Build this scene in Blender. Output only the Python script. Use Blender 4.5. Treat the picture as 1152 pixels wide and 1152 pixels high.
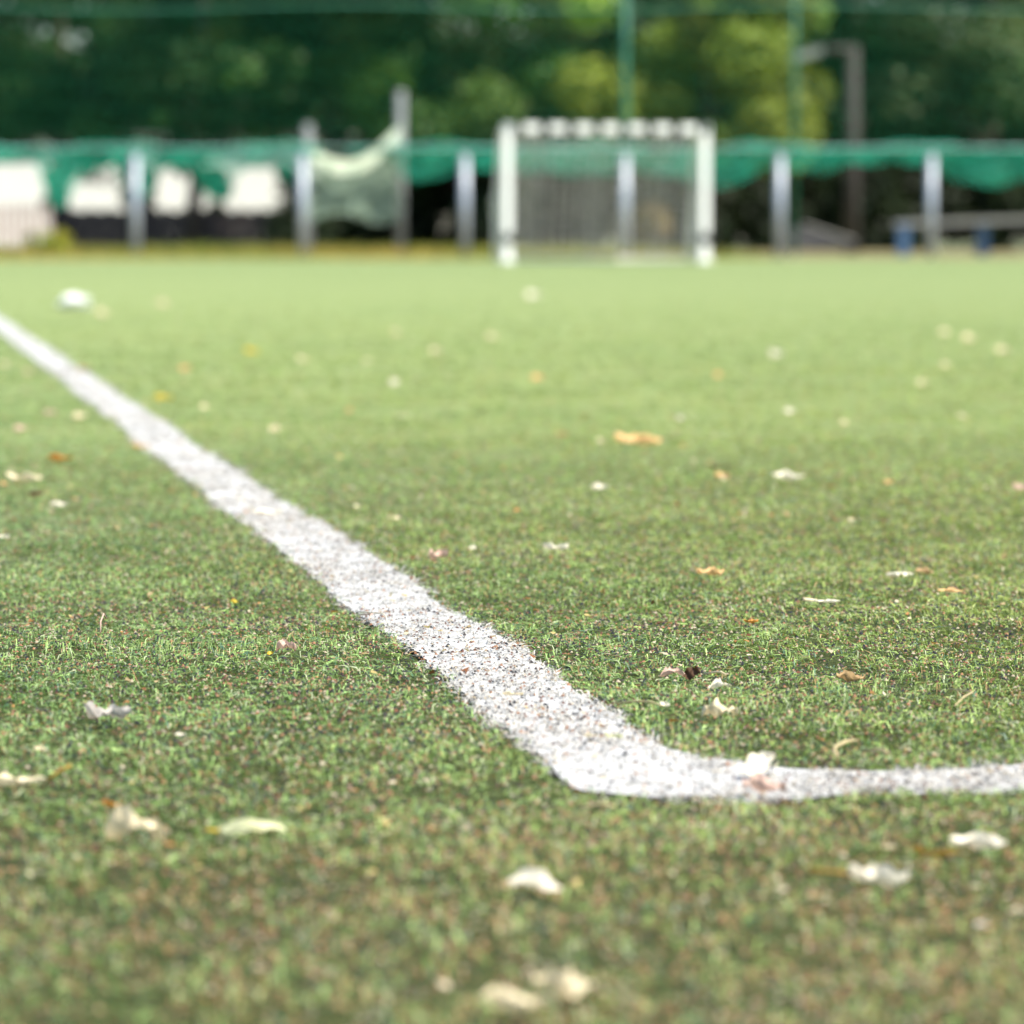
import bpy, math, random
import numpy as np
from mathutils import Vector, Matrix

for o in list(bpy.data.objects):
    bpy.data.objects.remove(o)
sc = bpy.context.scene
COL = sc.collection
R = math.radians

# ------------------------------------------------------------------ camera
CAM_H, PITCH, FPX = 0.31, R(4.26), 4080.0      # FPX: focal length in pixels of the 1152 px photograph
cam_d = bpy.data.cameras.new('camera')
cam = bpy.data.objects.new('camera', cam_d); COL.objects.link(cam)
cam.location = (0, 0, CAM_H)
cam.rotation_euler = (R(90) - PITCH, 0, 0)
cam_d.sensor_width = 24.0; cam_d.lens = 85.0
cam_d.clip_start = 0.05; cam_d.clip_end = 5000
cam_d.dof.use_dof = True
cam_d.dof.focus_distance = 2.72
cam_d.dof.aperture_fstop = 5.6
sc.camera = cam

# ------------------------------------------------------------------ world, sun, exposure
SUN_AZ, SUN_EL = R(122), R(50)
w = bpy.data.worlds.new('World'); sc.world = w; w.use_nodes = True
nt = w.node_tree; bg = nt.nodes['Background']
sky = nt.nodes.new('ShaderNodeTexSky'); sky.sky_type = 'NISHITA'; sky.sun_disc = False
sky.sun_elevation = SUN_EL; sky.sun_rotation = SUN_AZ; sky.air_density = 1.0; sky.dust_density = 0.8
nt.links.new(sky.outputs[0], bg.inputs[0]); bg.inputs[1].default_value = 0.13
sd = bpy.data.lights.new('sun', 'SUN'); sd.energy = 4.6; sd.angle = R(0.55); sd.color = (1.0, 0.93, 0.80)
sun = bpy.data.objects.new('sun', sd); COL.objects.link(sun)
sv = Vector((math.sin(SUN_AZ) * math.cos(SUN_EL), math.cos(SUN_AZ) * math.cos(SUN_EL), math.sin(SUN_EL)))
sun.rotation_euler = sv.to_track_quat('Z', 'Y').to_euler(); sun.location = sv * 60
vs = sc.view_settings
vs.view_transform = 'Standard'; vs.look = 'None'; vs.gamma = 1; vs.use_curve_mapping = False; vs.exposure = 0.95
sc.render.engine = 'CYCLES'
sc.cycles.use_denoising = True
sc.cycles.max_bounces = 8; sc.cycles.transparent_max_bounces = 12

rng = np.random.default_rng(7)
random.seed(7)

# ------------------------------------------------------------------ projection helpers (photo pixel -> point of the place)
CP, SP = math.cos(PITCH), math.sin(PITCH)
def ray(px, py):
    u, v = (px - 576) / FPX, (576 - py) / FPX
    return np.array((u, CP + v * SP, -SP + v * CP))
def on_ground(px, py, z=0.0):
    d = ray(px, py); t = (z - CAM_H) / d[2]
    return np.array((0, 0, CAM_H)) + d * t
def at_depth(px, py, Y):
    d = ray(px, py); t = Y / d[1]
    return np.array((0, 0, CAM_H)) + d * t
YAW = R(9.8)                                    # the pitch is turned by this much against the view
EX = np.array((math.cos(YAW), math.sin(YAW), 0)); EY = np.array((-math.sin(YAW), math.cos(YAW), 0))
def at_fence(px, py, off=0.0):                  # plane parallel to the end line, FENCE metres out
    d = ray(px, py); n = EY; p0 = EY * (FENCE + off)
    t = (np.dot(p0, n) - CAM_H * n[2]) / np.dot(d, n)
    return np.array((0, 0, CAM_H)) + d * t
FENCE = 67.0

# ------------------------------------------------------------------ noise
def vnoise(x, y, scale, seed):
    x = np.asarray(x) / scale; y = np.asarray(y) / scale
    xi = np.floor(x).astype(np.int64); yi = np.floor(y).astype(np.int64)
    fx = x - xi; fy = y - yi
    fx = fx * fx * (3 - 2 * fx); fy = fy * fy * (3 - 2 * fy)
    def h(a, b):
        n = (a * 374761393 + b * 668265263 + seed * 1442695041) & 0x7fffffff
        n = ((n ^ (n >> 13)) * 1274126177) & 0x7fffffff
        return ((n ^ (n >> 16)) & 0xffff) / 65535.0
    return (h(xi, yi) * (1 - fx) + h(xi + 1, yi) * fx) * (1 - fy) + (h(xi, yi + 1) * (1 - fx) + h(xi + 1, yi + 1) * fx) * fy
def gz(x, y):
    a = 0.011 * (vnoise(x, y, 0.34, 3) - .5) + 0.005 * (vnoise(x, y, 0.11, 5) - .5) + 0.0035 * (vnoise(x, y, 0.04, 9) - .5)
    return a * np.clip((14 - np.asarray(y)) / 6, 0, 1)

# ------------------------------------------------------------------ mesh helpers
def link(name, me, parent=None, mat=None):
    o = bpy.data.objects.new(name, me); COL.objects.link(o)
    if mat is not None and me is not None and not me.materials: me.materials.append(mat)
    if parent is not None:
        o.parent = parent
    return o
def tag(o, label=None, cat=None, group=None, kind=None):
    if label: o['label'] = label
    if cat: o['category'] = cat
    if group: o['group'] = group
    if kind: o['kind'] = kind
    return o
def empty(name, loc):
    o = bpy.data.objects.new(name, None); COL.objects.link(o); o.location = tuple(loc); o.empty_display_size = .1
    return o
def np_mesh(name, V, F, tint=None, smooth=False):
    V = np.asarray(V, np.float32); F = np.asarray(F, np.int32)
    me = bpy.data.meshes.new(name)
    n, k = F.shape
    me.vertices.add(len(V)); me.vertices.foreach_set('co', V.ravel())
    me.loops.add(n * k); me.loops.foreach_set('vertex_index', F.ravel())
    me.polygons.add(n); me.polygons.foreach_set('loop_start', np.arange(0, n * k, k, dtype=np.int32))
    if tint is not None:
        a = me.attributes.new('tint', 'FLOAT_COLOR', 'FACE')
        c = np.ones((n, 4), np.float32); c[:, :3] = tint
        a.data.foreach_set('color', c.ravel())
    me.update(calc_edges=True)
    if smooth: me.polygons.foreach_set('use_smooth', np.ones(n, bool))
    return me
class MB:
    def __init__(s): s.v = []; s.f = []
    def raw(s, V, F):
        b = len(s.v); s.v += [tuple(p) for p in V]; s.f += [tuple(i + b for i in f) for f in F]
    def box(s, c, ax, ay, az):                  # centre and three half-axis vectors
        c, ax, ay, az = map(np.asarray, (c, ax, ay, az))
        V = [c + i * ax + j * ay + k * az for k in (-1, 1) for j in (-1, 1) for i in (-1, 1)]
        s.raw(V, [(0, 2, 3, 1), (4, 5, 7, 6), (0, 1, 5, 4), (2, 6, 7, 3), (0, 4, 6, 2), (1, 3, 7, 5)])
    def tube(s, pts, r, n=8, caps=True):
        pts = [np.asarray(p, float) for p in pts]
        rr = r if hasattr(r, '__len__') else [r] * len(pts)
        V = []
        for i, p in enumerate(pts):
            t = pts[min(i + 1, len(pts) - 1)] - pts[max(i - 1, 0)]
            t = t / (np.linalg.norm(t) + 1e-12)
            a = np.cross(t, (0, 0, 1) if abs(t[2]) < .9 else (0, 1, 0)); a /= np.linalg.norm(a); b = np.cross(t, a)
            for q in range(n):
                g = 2 * math.pi * q / n
                V.append(p + rr[i] * (a * math.cos(g) + b * math.sin(g)))
        F = []
        for i in range(len(pts) - 1):
            for q in range(n):
                F.append((i * n + q, i * n + (q + 1) % n, (i + 1) * n + (q + 1) % n, (i + 1) * n + q))
        if caps:
            F.append(tuple(range(n - 1, -1, -1))); F.append(tuple((len(pts) - 1) * n + q for q in range(n)))
        s.raw(V, F)
    def build(s, name, mat, parent=None, smooth=False, origin=None):
        if origin is None: origin = np.array(parent.location) if parent is not None and parent.type == 'EMPTY' else np.zeros(3)
        me = bpy.data.meshes.new(name)
        me.from_pydata([tuple(np.asarray(p) - origin) for p in s.v], [], s.f); me.update()
        if smooth: me.polygons.foreach_set('use_smooth', [True] * len(me.polygons))
        o = link(name, me, parent, mat)
        if parent is None: o.location = tuple(origin)
        return o

# ------------------------------------------------------------------ materials
def mat(name):
    m = bpy.data.materials.new(name); m.use_nodes = True
    return m, m.node_tree, m.node_tree.nodes['Principled BSDF']
def noise_node(t, scale, detail=4, rough=.6, coord='Object', stretch=None):
    tc = t.nodes.new('ShaderNodeTexCoord'); n = t.nodes.new('ShaderNodeTexNoise')
    n.inputs['Scale'].default_value = scale; n.inputs['Detail'].default_value = detail; n.inputs['Roughness'].default_value = rough
    if stretch:
        mp = t.nodes.new('ShaderNodeMapping'); mp.inputs['Scale'].default_value = stretch
        t.links.new(tc.outputs[coord], mp.inputs[0]); t.links.new(mp.outputs[0], n.inputs['Vector'])
    else:
        t.links.new(tc.outputs[coord], n.inputs['Vector'])
    return n
def ramp(t, src, stops):
    r = t.nodes.new('ShaderNodeValToRGB'); e = r.color_ramp.elements
    while len(e) < len(stops): e.new(0.5)
    for i, (p, c) in enumerate(stops):
        e[i].position = p; e[i].color = (*c, 1)
    t.links.new(src, r.inputs[0]); return r
def bump(t, b, src, dist, strength=.6):
    n = t.nodes.new('ShaderNodeBump'); n.inputs['Distance'].default_value = dist; n.inputs['Strength'].default_value = strength
    t.links.new(src, n.inputs['Height']); t.links.new(n.outputs[0], b.inputs['Normal'])
def simple(name, c, rough=.6, var=.18, scale=6, metal=0.0, bm=0.0):
    m, t, b = mat(name)
    n = noise_node(t, scale)
    d = tuple(x * (1 - var) for x in c); l = tuple(min(1, x * (1 + var)) for x in c)
    r = ramp(t, n.outputs[0], [(.3, d), (.7, l)]); t.links.new(r.outputs[0], b.inputs['Base Color'])
    b.inputs['Roughness'].default_value = rough; b.inputs['Metallic'].default_value = metal
    if bm: bump(t, b, n.outputs[0], bm)
    return m
def leafy(name, trans, rough, attr='tint', gloss=.3, tcol=(1.1, 1.15, .7)):
    m, t, b = mat(name)
    a = t.nodes.new('ShaderNodeAttribute'); a.attribute_name = attr
    t.links.new(a.outputs['Color'], b.inputs['Base Color']); b.inputs['Roughness'].default_value = rough
    b.inputs['Specular IOR Level'].default_value = gloss
    tr = t.nodes.new('ShaderNodeBsdfTranslucent'); mx = t.nodes.new('ShaderNodeMixShader'); mx.inputs[0].default_value = trans
    mu = t.nodes.new('ShaderNodeMix'); mu.data_type = 'RGBA'; mu.blend_type = 'MULTIPLY'; mu.inputs[0].default_value = 1
    mu.inputs[7].default_value = (*tcol, 1); t.links.new(a.outputs['Color'], mu.inputs[6]); t.links.new(mu.outputs[2], tr.inputs[0])
    t.links.new(b.outputs[0], mx.inputs[1]); t.links.new(tr.outputs[0], mx.inputs[2])
    t.links.new(mx.outputs[0], t.nodes['Material Output'].inputs[0])
    return m
M = {}
M['fibre'] = leafy('turf_fibre', .25, .45, gloss=.35)
M['white_fibre'] = leafy('white_fibre', .2, .5, tcol=(1, 1, 1))
M['foliage'] = leafy('foliage', .32, .55, gloss=.25, tcol=(1.3, 1.3, .5))
M['crumb'] = leafy('infill_crumb', 0, .7, tcol=(1, 1, 1))

# ground: turf seen from afar, with the infill showing between fibres close by
m, t, b = mat('turf_ground'); M['turf'] = m
n1 = noise_node(t, 420, 3, .7); n2 = noise_node(t, 1.1, 5, .6); n3 = noise_node(t, 26, 4, .7)
r1 = ramp(t, n1.outputs[0], [(.30, (.062, .075, .027)), (.48, (.165, .20, .072)), (.62, (.24, .28, .105)), (.8, (.29, .275, .12))])
r2 = ramp(t, n2.outputs[0], [(.3, (.86, .92, .84)), (.7, (1.12, 1.08, 1.05))])
r3 = ramp(t, n3.outputs[0], [(.3, (.85, .88, .85)), (.7, (1.1, 1.08, 1.05))])
mx = t.nodes.new('ShaderNodeMix'); mx.data_type = 'RGBA'; mx.blend_type = 'MULTIPLY'; mx.inputs[0].default_value = 1
t.links.new(r1.outputs[0], mx.inputs[6]); t.links.new(r2.outputs[0], mx.inputs[7])
my = t.nodes.new('ShaderNodeMix'); my.data_type = 'RGBA'; my.blend_type = 'MULTIPLY'; my.inputs[0].default_value = 1
t.links.new(mx.outputs[2], my.inputs[6]); t.links.new(r3.outputs[0], my.inputs[7])
# loose infill shows between the built fibres, farther out the sheet stands for the closed pile
ri = ramp(t, n1.outputs[0], [(.36, (.02, .024, .014)), (.47, (.05, .07, .024)), (.58, (.10, .125, .04)), (.72, (.14, .09, .045))])
tcg = t.nodes.new('ShaderNodeTexCoord'); sx = t.nodes.new('ShaderNodeSeparateXYZ'); t.links.new(tcg.outputs['Object'], sx.inputs[0])
mr = t.nodes.new('ShaderNodeMapRange'); mr.inputs[1].default_value = 2.8; mr.inputs[2].default_value = 6.5; t.links.new(sx.outputs[1], mr.inputs[0])
mz = t.nodes.new('ShaderNodeMix'); mz.data_type = 'RGBA'; t.links.new(mr.outputs[0], mz.inputs[0]); t.links.new(ri.outputs[0], mz.inputs[6]); t.links.new(my.outputs[2], mz.inputs[7])
t.links.new(mz.outputs[2], b.inputs['Base Color']); b.inputs['Roughness'].default_value = .9; b.inputs['Specular IOR Level'].default_value = .08
ms = t.nodes.new('ShaderNodeMath'); ms.operation = 'MULTIPLY'; ms.inputs[1].default_value = .45; t.links.new(mr.outputs[0], ms.inputs[0]); t.links.new(ms.outputs[0], b.inputs['Sheen Weight']); b.inputs['Sheen Roughness'].default_value = .4; b.inputs['Sheen Tint'].default_value = (.75, .95, .45, 1)
bump(t, b, n1.outputs[0], .006, .8)
# white line seen from afar
m, t, b = mat('line_ground'); M['line'] = m
n1 = noise_node(t, 300, 4, .8)
r1 = ramp(t, n1.outputs[0], [(.28, (.10, .10, .09)), (.42, (.42, .42, .40)), (.6, (.62, .62, .61))])
t.links.new(r1.outputs[0], b.inputs['Base Color']); b.inputs['Roughness'].default_value = .7
bump(t, b, n1.outputs[0], .003, .6)
M['verge'] = simple('verge_ground', (.20, .17, .07), .9, .45, 1.6)
M['meadow'] = simple('meadow', (.10, .12, .04), .9, .3, .3)
M['galv'] = simple('galvanised_steel', (.36, .40, .46), .45, .12, 14, .35)
M['white_paint'] = simple('white_paint', (.82, .82, .81), .35, .04, 9)
M['dark_paint'] = simple('dark_stripe', (.025, .028, .03), .4, .2, 20)
M['goal_grey'] = simple('goal_bracket', (.58, .59, .60), .4, .1, 20, .5)
M['cord'] = simple('net_cord', (.74, .73, .68), .8, .12, 30)
M['green_cord'] = simple('green_net_cord', (.004, .17, .075), .7, .25, 8)
M['teal_net'] = simple('bunched_green_net', (.006, .30, .19), .7, .3, 5)
M['green_paint'] = simple('green_pole_paint', (.006, .12, .07), .5, .15, 7)
M['band'] = simple('canvas_band', (.72, .80, .64), .8, .12, 12)
M['sheet'] = simple('pale_netting', (.34, .46, .36), .8, .15, 12)
M['wood_post'] = simple('weathered_brown_post', (.032, .028, .024), .8, .25, 10, bm=.01)
M['lamp_grey'] = simple('lamp_grey', (.14, .16, .14), .5, .1, 8)
M['bark'] = simple('bark', (.055, .042, .03), .95, .4, 9, bm=.03)
M['dark_board'] = simple('dark_stained_board', (.035, .026, .024), .8, .35, 5, bm=.006)
M['picket'] = simple('pale_picket', (.50, .40, .36), .8, .12, 8)
M['bench_top'] = simple('bench_top', (.36, .35, .32), .6, .1, 7)
M['blue'] = simple('blue_paint', (.05, .11, .22), .45, .15, 9)
M['slate'] = simple('grey_slab', (.22, .23, .24), .7, .2, 4)
M['render'] = simple('white_render', (.80, .79, .75), .8, .04, 2)
M['roof'] = simple('dark_roof', (.03, .028, .026), .9, .25, 6)
M['window'] = simple('dark_window', (.03, .035, .04), .15, .2, 3)
M['paper'] = simple('white_paper', (.85, .85, .84), .7, .03, 30)

LEAFCOL = dict(white=(.86, .79, .64), cream=(.78, .68, .46), tan=(.50, .34, .17), ochre=(.42, .26, .05), brown=(.10, .05, .025), pink=(.66, .47, .38),
               peach=(.74, .48, .22), lime=(.64, .65, .38), grey=(.52, .48, .43), orange=(.58, .27, .05), yellow=(.68, .52, .07), straw=(.55, .46, .25))
def leaf_mat(name, c):
    m, t, b = mat('leaf_' + name)
    n = noise_node(t, 160, 5, .65); n2 = noise_node(t, 55, 3, .6)
    e = LEAFCOL['ochre'] if name in ('white', 'cream', 'lime', 'peach', 'yellow') else tuple(x * .45 for x in c)
    r = ramp(t, n.outputs[0], [(.25, tuple(x * .72 for x in c)), (.5, c), (.8, tuple(min(.9, x * 1.1) for x in c))])
    k = ramp(t, n2.outputs[0], [(.60, (0, 0, 0)), (.72, (.75, .75, .75))])
    mx = t.nodes.new('ShaderNodeMix'); mx.data_type = 'RGBA'; mx.inputs[7].default_value = (*e, 1)
    t.links.new(k.outputs[0], mx.inputs[0]); t.links.new(r.outputs[0], mx.inputs[6])
    t.links.new(mx.outputs[2], b.inputs['Base Color']); b.inputs['Roughness'].default_value = .6; b.inputs['Specular IOR Level'].default_value = .3
    bump(t, b, n.outputs[0], .0008, .7)
    tr = t.nodes.new('ShaderNodeBsdfTranslucent'); t.links.new(mx.outputs[2], tr.inputs[0])
    ms = t.nodes.new('ShaderNodeMixShader'); ms.inputs[0].default_value = .25
    t.links.new(b.outputs[0], ms.inputs[1]); t.links.new(tr.outputs[0], ms.inputs[2]); t.links.new(ms.outputs[0], t.nodes['Material Output'].inputs[0])
    return m
for k_, c_ in LEAFCOL.items(): M['leaf_' + k_] = leaf_mat(k_, c_)

# ------------------------------------------------------------------ the setting: ground sheets
CORNER = on_ground(731, 884)                       # middle of the corner of the two lines
LW, LE, RO, RI = 0.043, 0.053, .12, .13                                          # half width of the lines
def line_coords(x, y):
    dx = np.asarray(x) - CORNER[0]; dy = np.asarray(y) - CORNER[1]
    return dx * EX[0] + dy * EX[1], dx * EY[0] + dy * EY[1]      # along the end line, along the side line

ys = np.concatenate([np.linspace(-6, .8, 8), np.arange(.9, 5, .03), np.arange(5, 16, .12), np.geomspace(16, 64.5, 14)])
xs = np.concatenate([np.geomspace(60, 3.1, 10) * -1, np.arange(-3, 3.01, .05), np.geomspace(3.1, 60, 10)])
X, Y = np.meshgrid(xs, ys)
Yr = Y + np.where(Y > 16, (Y - 16) / 48.5 * X * math.tan(YAW), 0)           # the far edge runs parallel to the end line
V = np.stack([X, Yr, gz(X, Y) - 0.002], -1).reshape(-1, 3)
nx = len(xs); I = np.arange(len(ys) - 1)[:, None] * nx + np.arange(nx - 1)[None]
F = np.stack([I, I + 1, I + 1 + nx, I + nx], -1).reshape(-1, 4)
pitch = link('pitch', np_mesh('pitch', V, F, smooth=True), mat=M['turf'])
tag(pitch, 'flat green artificial turf sports pitch', kind='structure')
mb = MB(); mb.raw([(-2500, -400, -.03), (2500, -400, -.03), (2500, 4000, -.03), (-2500, 4000, -.03)], [(0, 1, 2, 3)])
tag(mb.build('ground', M['meadow']), 'open ground reaching to the horizon', kind='structure')
mb = MB()
A = [EX * a + EY * bb for a, bb in ((-60, 63.0), (60, 63.0), (60, 79), (-60, 79))]
mb.raw([(p[0], p[1], -.012 if i < 2 else .10) for i, p in enumerate(A)], [(0, 1, 2, 3)])
tag(mb.build('verge', M['verge']), 'strip of dry grassy ground along the fence', kind='structure')

def line_strip(name, along, a0, a1, label, hw):
    n = int((a1 - a0) / .02) if a1 < 8 else 900
    s = np.linspace(a0, a1, n) if a1 < 8 else np.concatenate([np.arange(a0, 6, .012), np.linspace(6, a1, 400)])
    other = EX if along is EY else EY
    jl = .95 * hw * (1 + .10 * (rng.random(len(s)) - .5)) + .004 * (vnoise(s * 1, s * 0, .05, 21) - .5)
    jr = .95 * hw * (1 + .10 * (rng.random(len(s)) - .5)) + .004 * (vnoise(s * 1, s * 0 + 7, .05, 22) - .5)
    if along is EY: jl = np.minimum(jl, np.clip(LW - RO + np.sqrt(np.clip(RO ** 2 - np.minimum(s + LE - RO, 0) ** 2, 0, 1)), .002, 1))   # rounded outer corner
    else: jr = np.maximum(jr, np.where(s < LW + RI, LE + RI - np.sqrt(np.clip(RI ** 2 - (LW + RI - s) ** 2, 0, 1)), 0))                # rounded inner corner
    cols = np.linspace(-1, 1, 5)
    V = []
    for c in cols:
        wd = np.where(c < 0, jl, jr) * c
        P = CORNER[None] + s[:, None] * along[None] + wd[:, None] * other[None]
        P[:, 2] = gz(P[:, 0], P[:, 1]) + (.0012 if along is EY else .0006)
        V.append(P)
    V = np.concatenate(V); L = len(s)
    F = [(c * L + i, c * L + i + 1, (c + 1) * L + i + 1, (c + 1) * L + i) for c in range(4) for i in range(L - 1)]
    me = np_mesh(name, V, F, smooth=True)
    o = link(name, me, mat=M['line']); tag(o, label, kind='structure'); return o
side_line = line_strip('side_line', EY, -LE + .03, 55, 'long white line crossing the turf diagonally into the distance', LW)
end_line = line_strip('end_line', EX, LW * .8, 12, 'short white line running sideways from the corner across the turf', LE)

# ------------------------------------------------------------------ turf fibres
def scatter(z0, z1, dens, margin, inner=None):
    zz = []; xx = []
    for a in np.arange(z0, z1, .1 if z1 < 6 else .5):
        bb = min(a + (.1 if z1 < 6 else .5), z1); zc = (a + bb) / 2; h = .141 * zc + margin
        area = (bb - a) * 2 * h
        n = int(area * (dens(zc) if callable(dens) else dens))
        x = rng.uniform(-h, h, n); y = rng.uniform(a, bb, n)
        if inner is not None:
            k = np.abs(x) > .141 * y + inner; x = x[k]; y = y[k]
        xx.append(x); zz.append(y)
    return np.concatenate(xx), np.concatenate(zz)
def fibres(x, y, scale, three=True, white=False):
    n = len(x); z = gz(x, y)
    nap = vnoise(x, y, .25, 31) * 2 * math.pi * 1.3 + vnoise(x, y, .04, 33) * 3
    az = np.where(rng.random(n) < .45, nap + rng.normal(0, .8, n), rng.uniform(0, 2 * math.pi, n))
    tall = .0022 + .0046 * rng.random(n) ** 1.7
    tall = tall * (.7 + .6 * vnoise(x, y, .12, 35)) * np.sqrt(scale) * (1.0 if not white else .85)
    lean = (.0030 + .0100 * rng.random(n)) * np.sqrt(scale)
    wd = (.00033 + .00024 * rng.random(n)) * scale * (1.1 if white else 1)
    d = np.stack([np.cos(az), np.sin(az)], -1); p = np.stack([-d[:, 1], d[:, 0]], -1)
    tw = rng.uniform(-.9, .9, n); p = np.stack([p[:, 0] * np.cos(tw) , p[:, 1] * np.cos(tw), np.sin(tw)], -1)
    d3 = np.concatenate([d, np.zeros((n, 1))], 1); up = np.array((0, 0, 1.))
    root = np.stack([x, y, z - .0015], -1)
    k1 = rng.uniform(.25, .45, n)[:, None]; k2 = rng.uniform(.65, 1.05, n)[:, None]
    mid = root + d3 * lean[:, None] * k1 + up * tall[:, None] * k2
    side = rng.normal(0, .35, n)[:, None]
    tip = root + d3 * lean[:, None] + np.concatenate([-d[:, 1:], d[:, :1], np.zeros((n, 1))], 1) * lean[:, None] * side + up * (tall * rng.uniform(.55, 1.15, n))[:, None]
    pw = p * wd[:, None]
    b0 = np.arange(n)[:, None] * 5
    V = np.stack([root - pw, root + pw, mid - pw * .9, mid + pw * .9, tip], 1).reshape(-1, 3)
    F = np.stack([b0 + np.array([[0, 1, 3]]), b0 + np.array([[0, 3, 2]]), b0 + np.array([[2, 3, 4]])], 1).reshape(-1, 3)
    nf = 3
    if scale > 1.2:                                # farther fibres: two faces each
        V.reshape(-1, 5, 3)[:, 0] = root
        F = np.stack([b0 + np.array([[0, 3, 2]]), b0 + np.array([[2, 3, 4]])], 1).reshape(-1, 3); nf = 2
    if white:
        g = rng.normal(.51, .07, n); c = np.stack([g, g * .97, g * .90], -1)
        k = rng.random(n) < .05; c[k] = np.array((.30, .27, .23))
    else:
        hue = vnoise(x, y, .5, 41) * .5 + rng.random(n) * .5
        a = np.array((.165, .265, .083)); bb = np.array((.305, .375, .096))
        c = a + (bb - a) * hue[:, None]
        al, sd_ = line_coords(x, y)                              # fibres outside the long line blend to a cooler green
        cool = np.clip(.5 - al / .9 + .4 * (vnoise(x, y, .3, 43) - .5), 0, 1)[:, None]
        c = c * (1 - cool + cool * np.array((.78, .92, 1.12)))
        worn = np.clip(-(sd_ + LE) / .25, 0, 1) * (al > -.9)      # trodden, browner zone in front of the end line
        br = np.exp(rng.normal(0, .36, n)); c = c * br[:, None]
        k = rng.random(n) < .11; c[k] = np.array((.40, .46, .27)) * rng.uniform(.7, 1.2, (k.sum(), 1))
        k = rng.random(n) < .09 + .30 * worn; c[k] = np.array((.36, .235, .11)) * rng.uniform(.7, 1.2, (k.sum(), 1))
        k = rng.random(n) < .06; c[k] = np.array((.10, .20, .13)) * rng.uniform(.7, 1.2, (k.sum(), 1))
    return V, F, np.repeat(np.clip(c, 0, .9), nf, 0)
def in_line(x, y):
    a, s = line_coords(x, y)
    j = .014 * (vnoise(x, y, .010, 51) - .5) + .012 * (vnoise(x, y, .05, 52) - .5)
    l1 = (np.abs(a) < LW + j) & (s > -LE - j) & ((a > RO - LW) | (s > RO - LE) | (np.hypot(a + LW - RO, s + LE - RO) < RO + j))
    l1 |= (a >= 0) & (s >= 0) & (a < LW + RI) & (s < LE + RI) & (np.hypot(a - LW - RI, s - LE - RI) > RI - j)        # rounded inner corner
    l2 = (np.abs(s) < LE + j) & (a >= LW)
    return l1, l2 & ~l1
parts = {'g': [], 'a': [], 'e': []}
for (z0, z1, dens, mar, inner, scl) in ((1.15, 4.2, 80000, .06, None, 1.0), (.8, 4.2, 19000, .8, .06, 1.3),
                                        (4.2, 9, lambda z: 5200 * (4.2 / z) ** 1.5, 1.5, .25, 2.2), (9, 20, lambda z: 2600 * (9 / z) ** 2, 2.5, .5, 3.2),
                                        (4.2, 7.5, lambda z: 46000 * (4.2 / z) ** 2, .25, None, 1.45), (7.5, 24, lambda z: 26000 * (4.2 / z) ** 2 * min(1, max(0, (24 - z) / 13)) ** 1.2, .5, None, 2.3)):
    tx, ty = scatter(z0, z1, (lambda z, dd=dens: (dd(z) if callable(dd) else dd) / 5), mar, inner)
    keep = rng.random(len(tx)) < .36 + .75 * vnoise(tx, ty, .09, 61) + .25 * vnoise(tx, ty, .4, 62)
    la, ls = line_coords(tx, ty); keep &= rng.random(len(tx)) > .28 * np.clip(-(ls + LE) / .25, 0, 1)
    q1, q2 = in_line(tx, ty); keep |= (q1 | q2) & (rng.random(len(tx)) < .8)
    tx, ty = tx[keep], ty[keep]
    x = np.repeat(tx, 5); y = np.repeat(ty, 5)
    x = x + rng.normal(0, .0022 * scl, len(x)); y = y + rng.normal(0, .0022 * scl, len(x))
    l1, l2 = in_line(x, y)
    for k, msk, wh in (('g', ~(l1 | l2), False), ('a', l1, True), ('e', l2, True)):
        if wh:
            ex = rng.random(len(x)) < .75; rep = msk & ex      # the lines are stitched a little denser
            xx = np.concatenate([x[msk], x[rep] + rng.normal(0, .003, rep.sum())]); yy = np.concatenate([y[msk], y[rep] + rng.normal(0, .003, rep.sum())])
        else: xx, yy = x[msk], y[msk]
        parts[k].append(fibres(xx, yy, scl, white=wh))
def merge(lst):
    V = []; F = []; C = []; b = 0
    for v, f, c in lst:
        V.append(v); F.append(f + b); C.append(c); b += len(v)
    return np.concatenate(V), np.concatenate(F), np.concatenate(C)
V, F, C = merge(parts['g'])
tag(link('artificial_grass', np_mesh('artificial_grass', V, F, C), mat=M['fibre']), 'short crinkled green artificial grass fibres of the pitch', 'grass', kind='stuff')
for k, par in (('a', side_line), ('e', end_line)):
    V, F, C = merge(parts[k])
    o = link('white_fibres', np_mesh('white_fibres', V, F, C), par, M['white_fibre']); o['kind'] = 'stuff'

# rubber and sand infill crumbs between the fibres
def crumbs(x, y, size, lift):
    n = len(x); z = gz(x, y) + lift
    O = np.array([(1, 0, -.4), (-1, 0, -.4), (0, 1, -.4), (0, -1, -.4), (0, 0, .9)], float)
    Tq = np.array([(0, 2, 4), (2, 1, 4), (1, 3, 4), (3, 0, 4)])
    a = rng.uniform(0, 6.28, n); ca, sa = np.cos(a)[:, None], np.sin(a)[:, None]
    S = size[:, None, None] * rng.uniform(.5, 1.3, (n, 5, 1)) * O[None]
    S[:, :, 2] *= .75
    Vx = S[:, :, 0] * ca - S[:, :, 1] * sa; Vy = S[:, :, 0] * sa + S[:, :, 1] * ca
    V = np.stack([Vx + x[:, None], Vy + y[:, None], S[:, :, 2] + z[:, None]], -1).reshape(-1, 3)
    F = (np.arange(n)[:, None, None] * 5 + Tq[None]).reshape(-1, 3)
    return V, F
x, y = scatter(1.0, 5.9, lambda z: 34000 * float(np.interp(z, (2.7, 3.6, 5.9), (1, .7, 0))), .15)
k = rng.random(len(x)) < .32 + .85 * vnoise(x, y, .10, 71) ** 1.3
x, y = x[k], y[k]
l1, l2 = in_line(x, y); inl = l1 | l2
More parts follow.
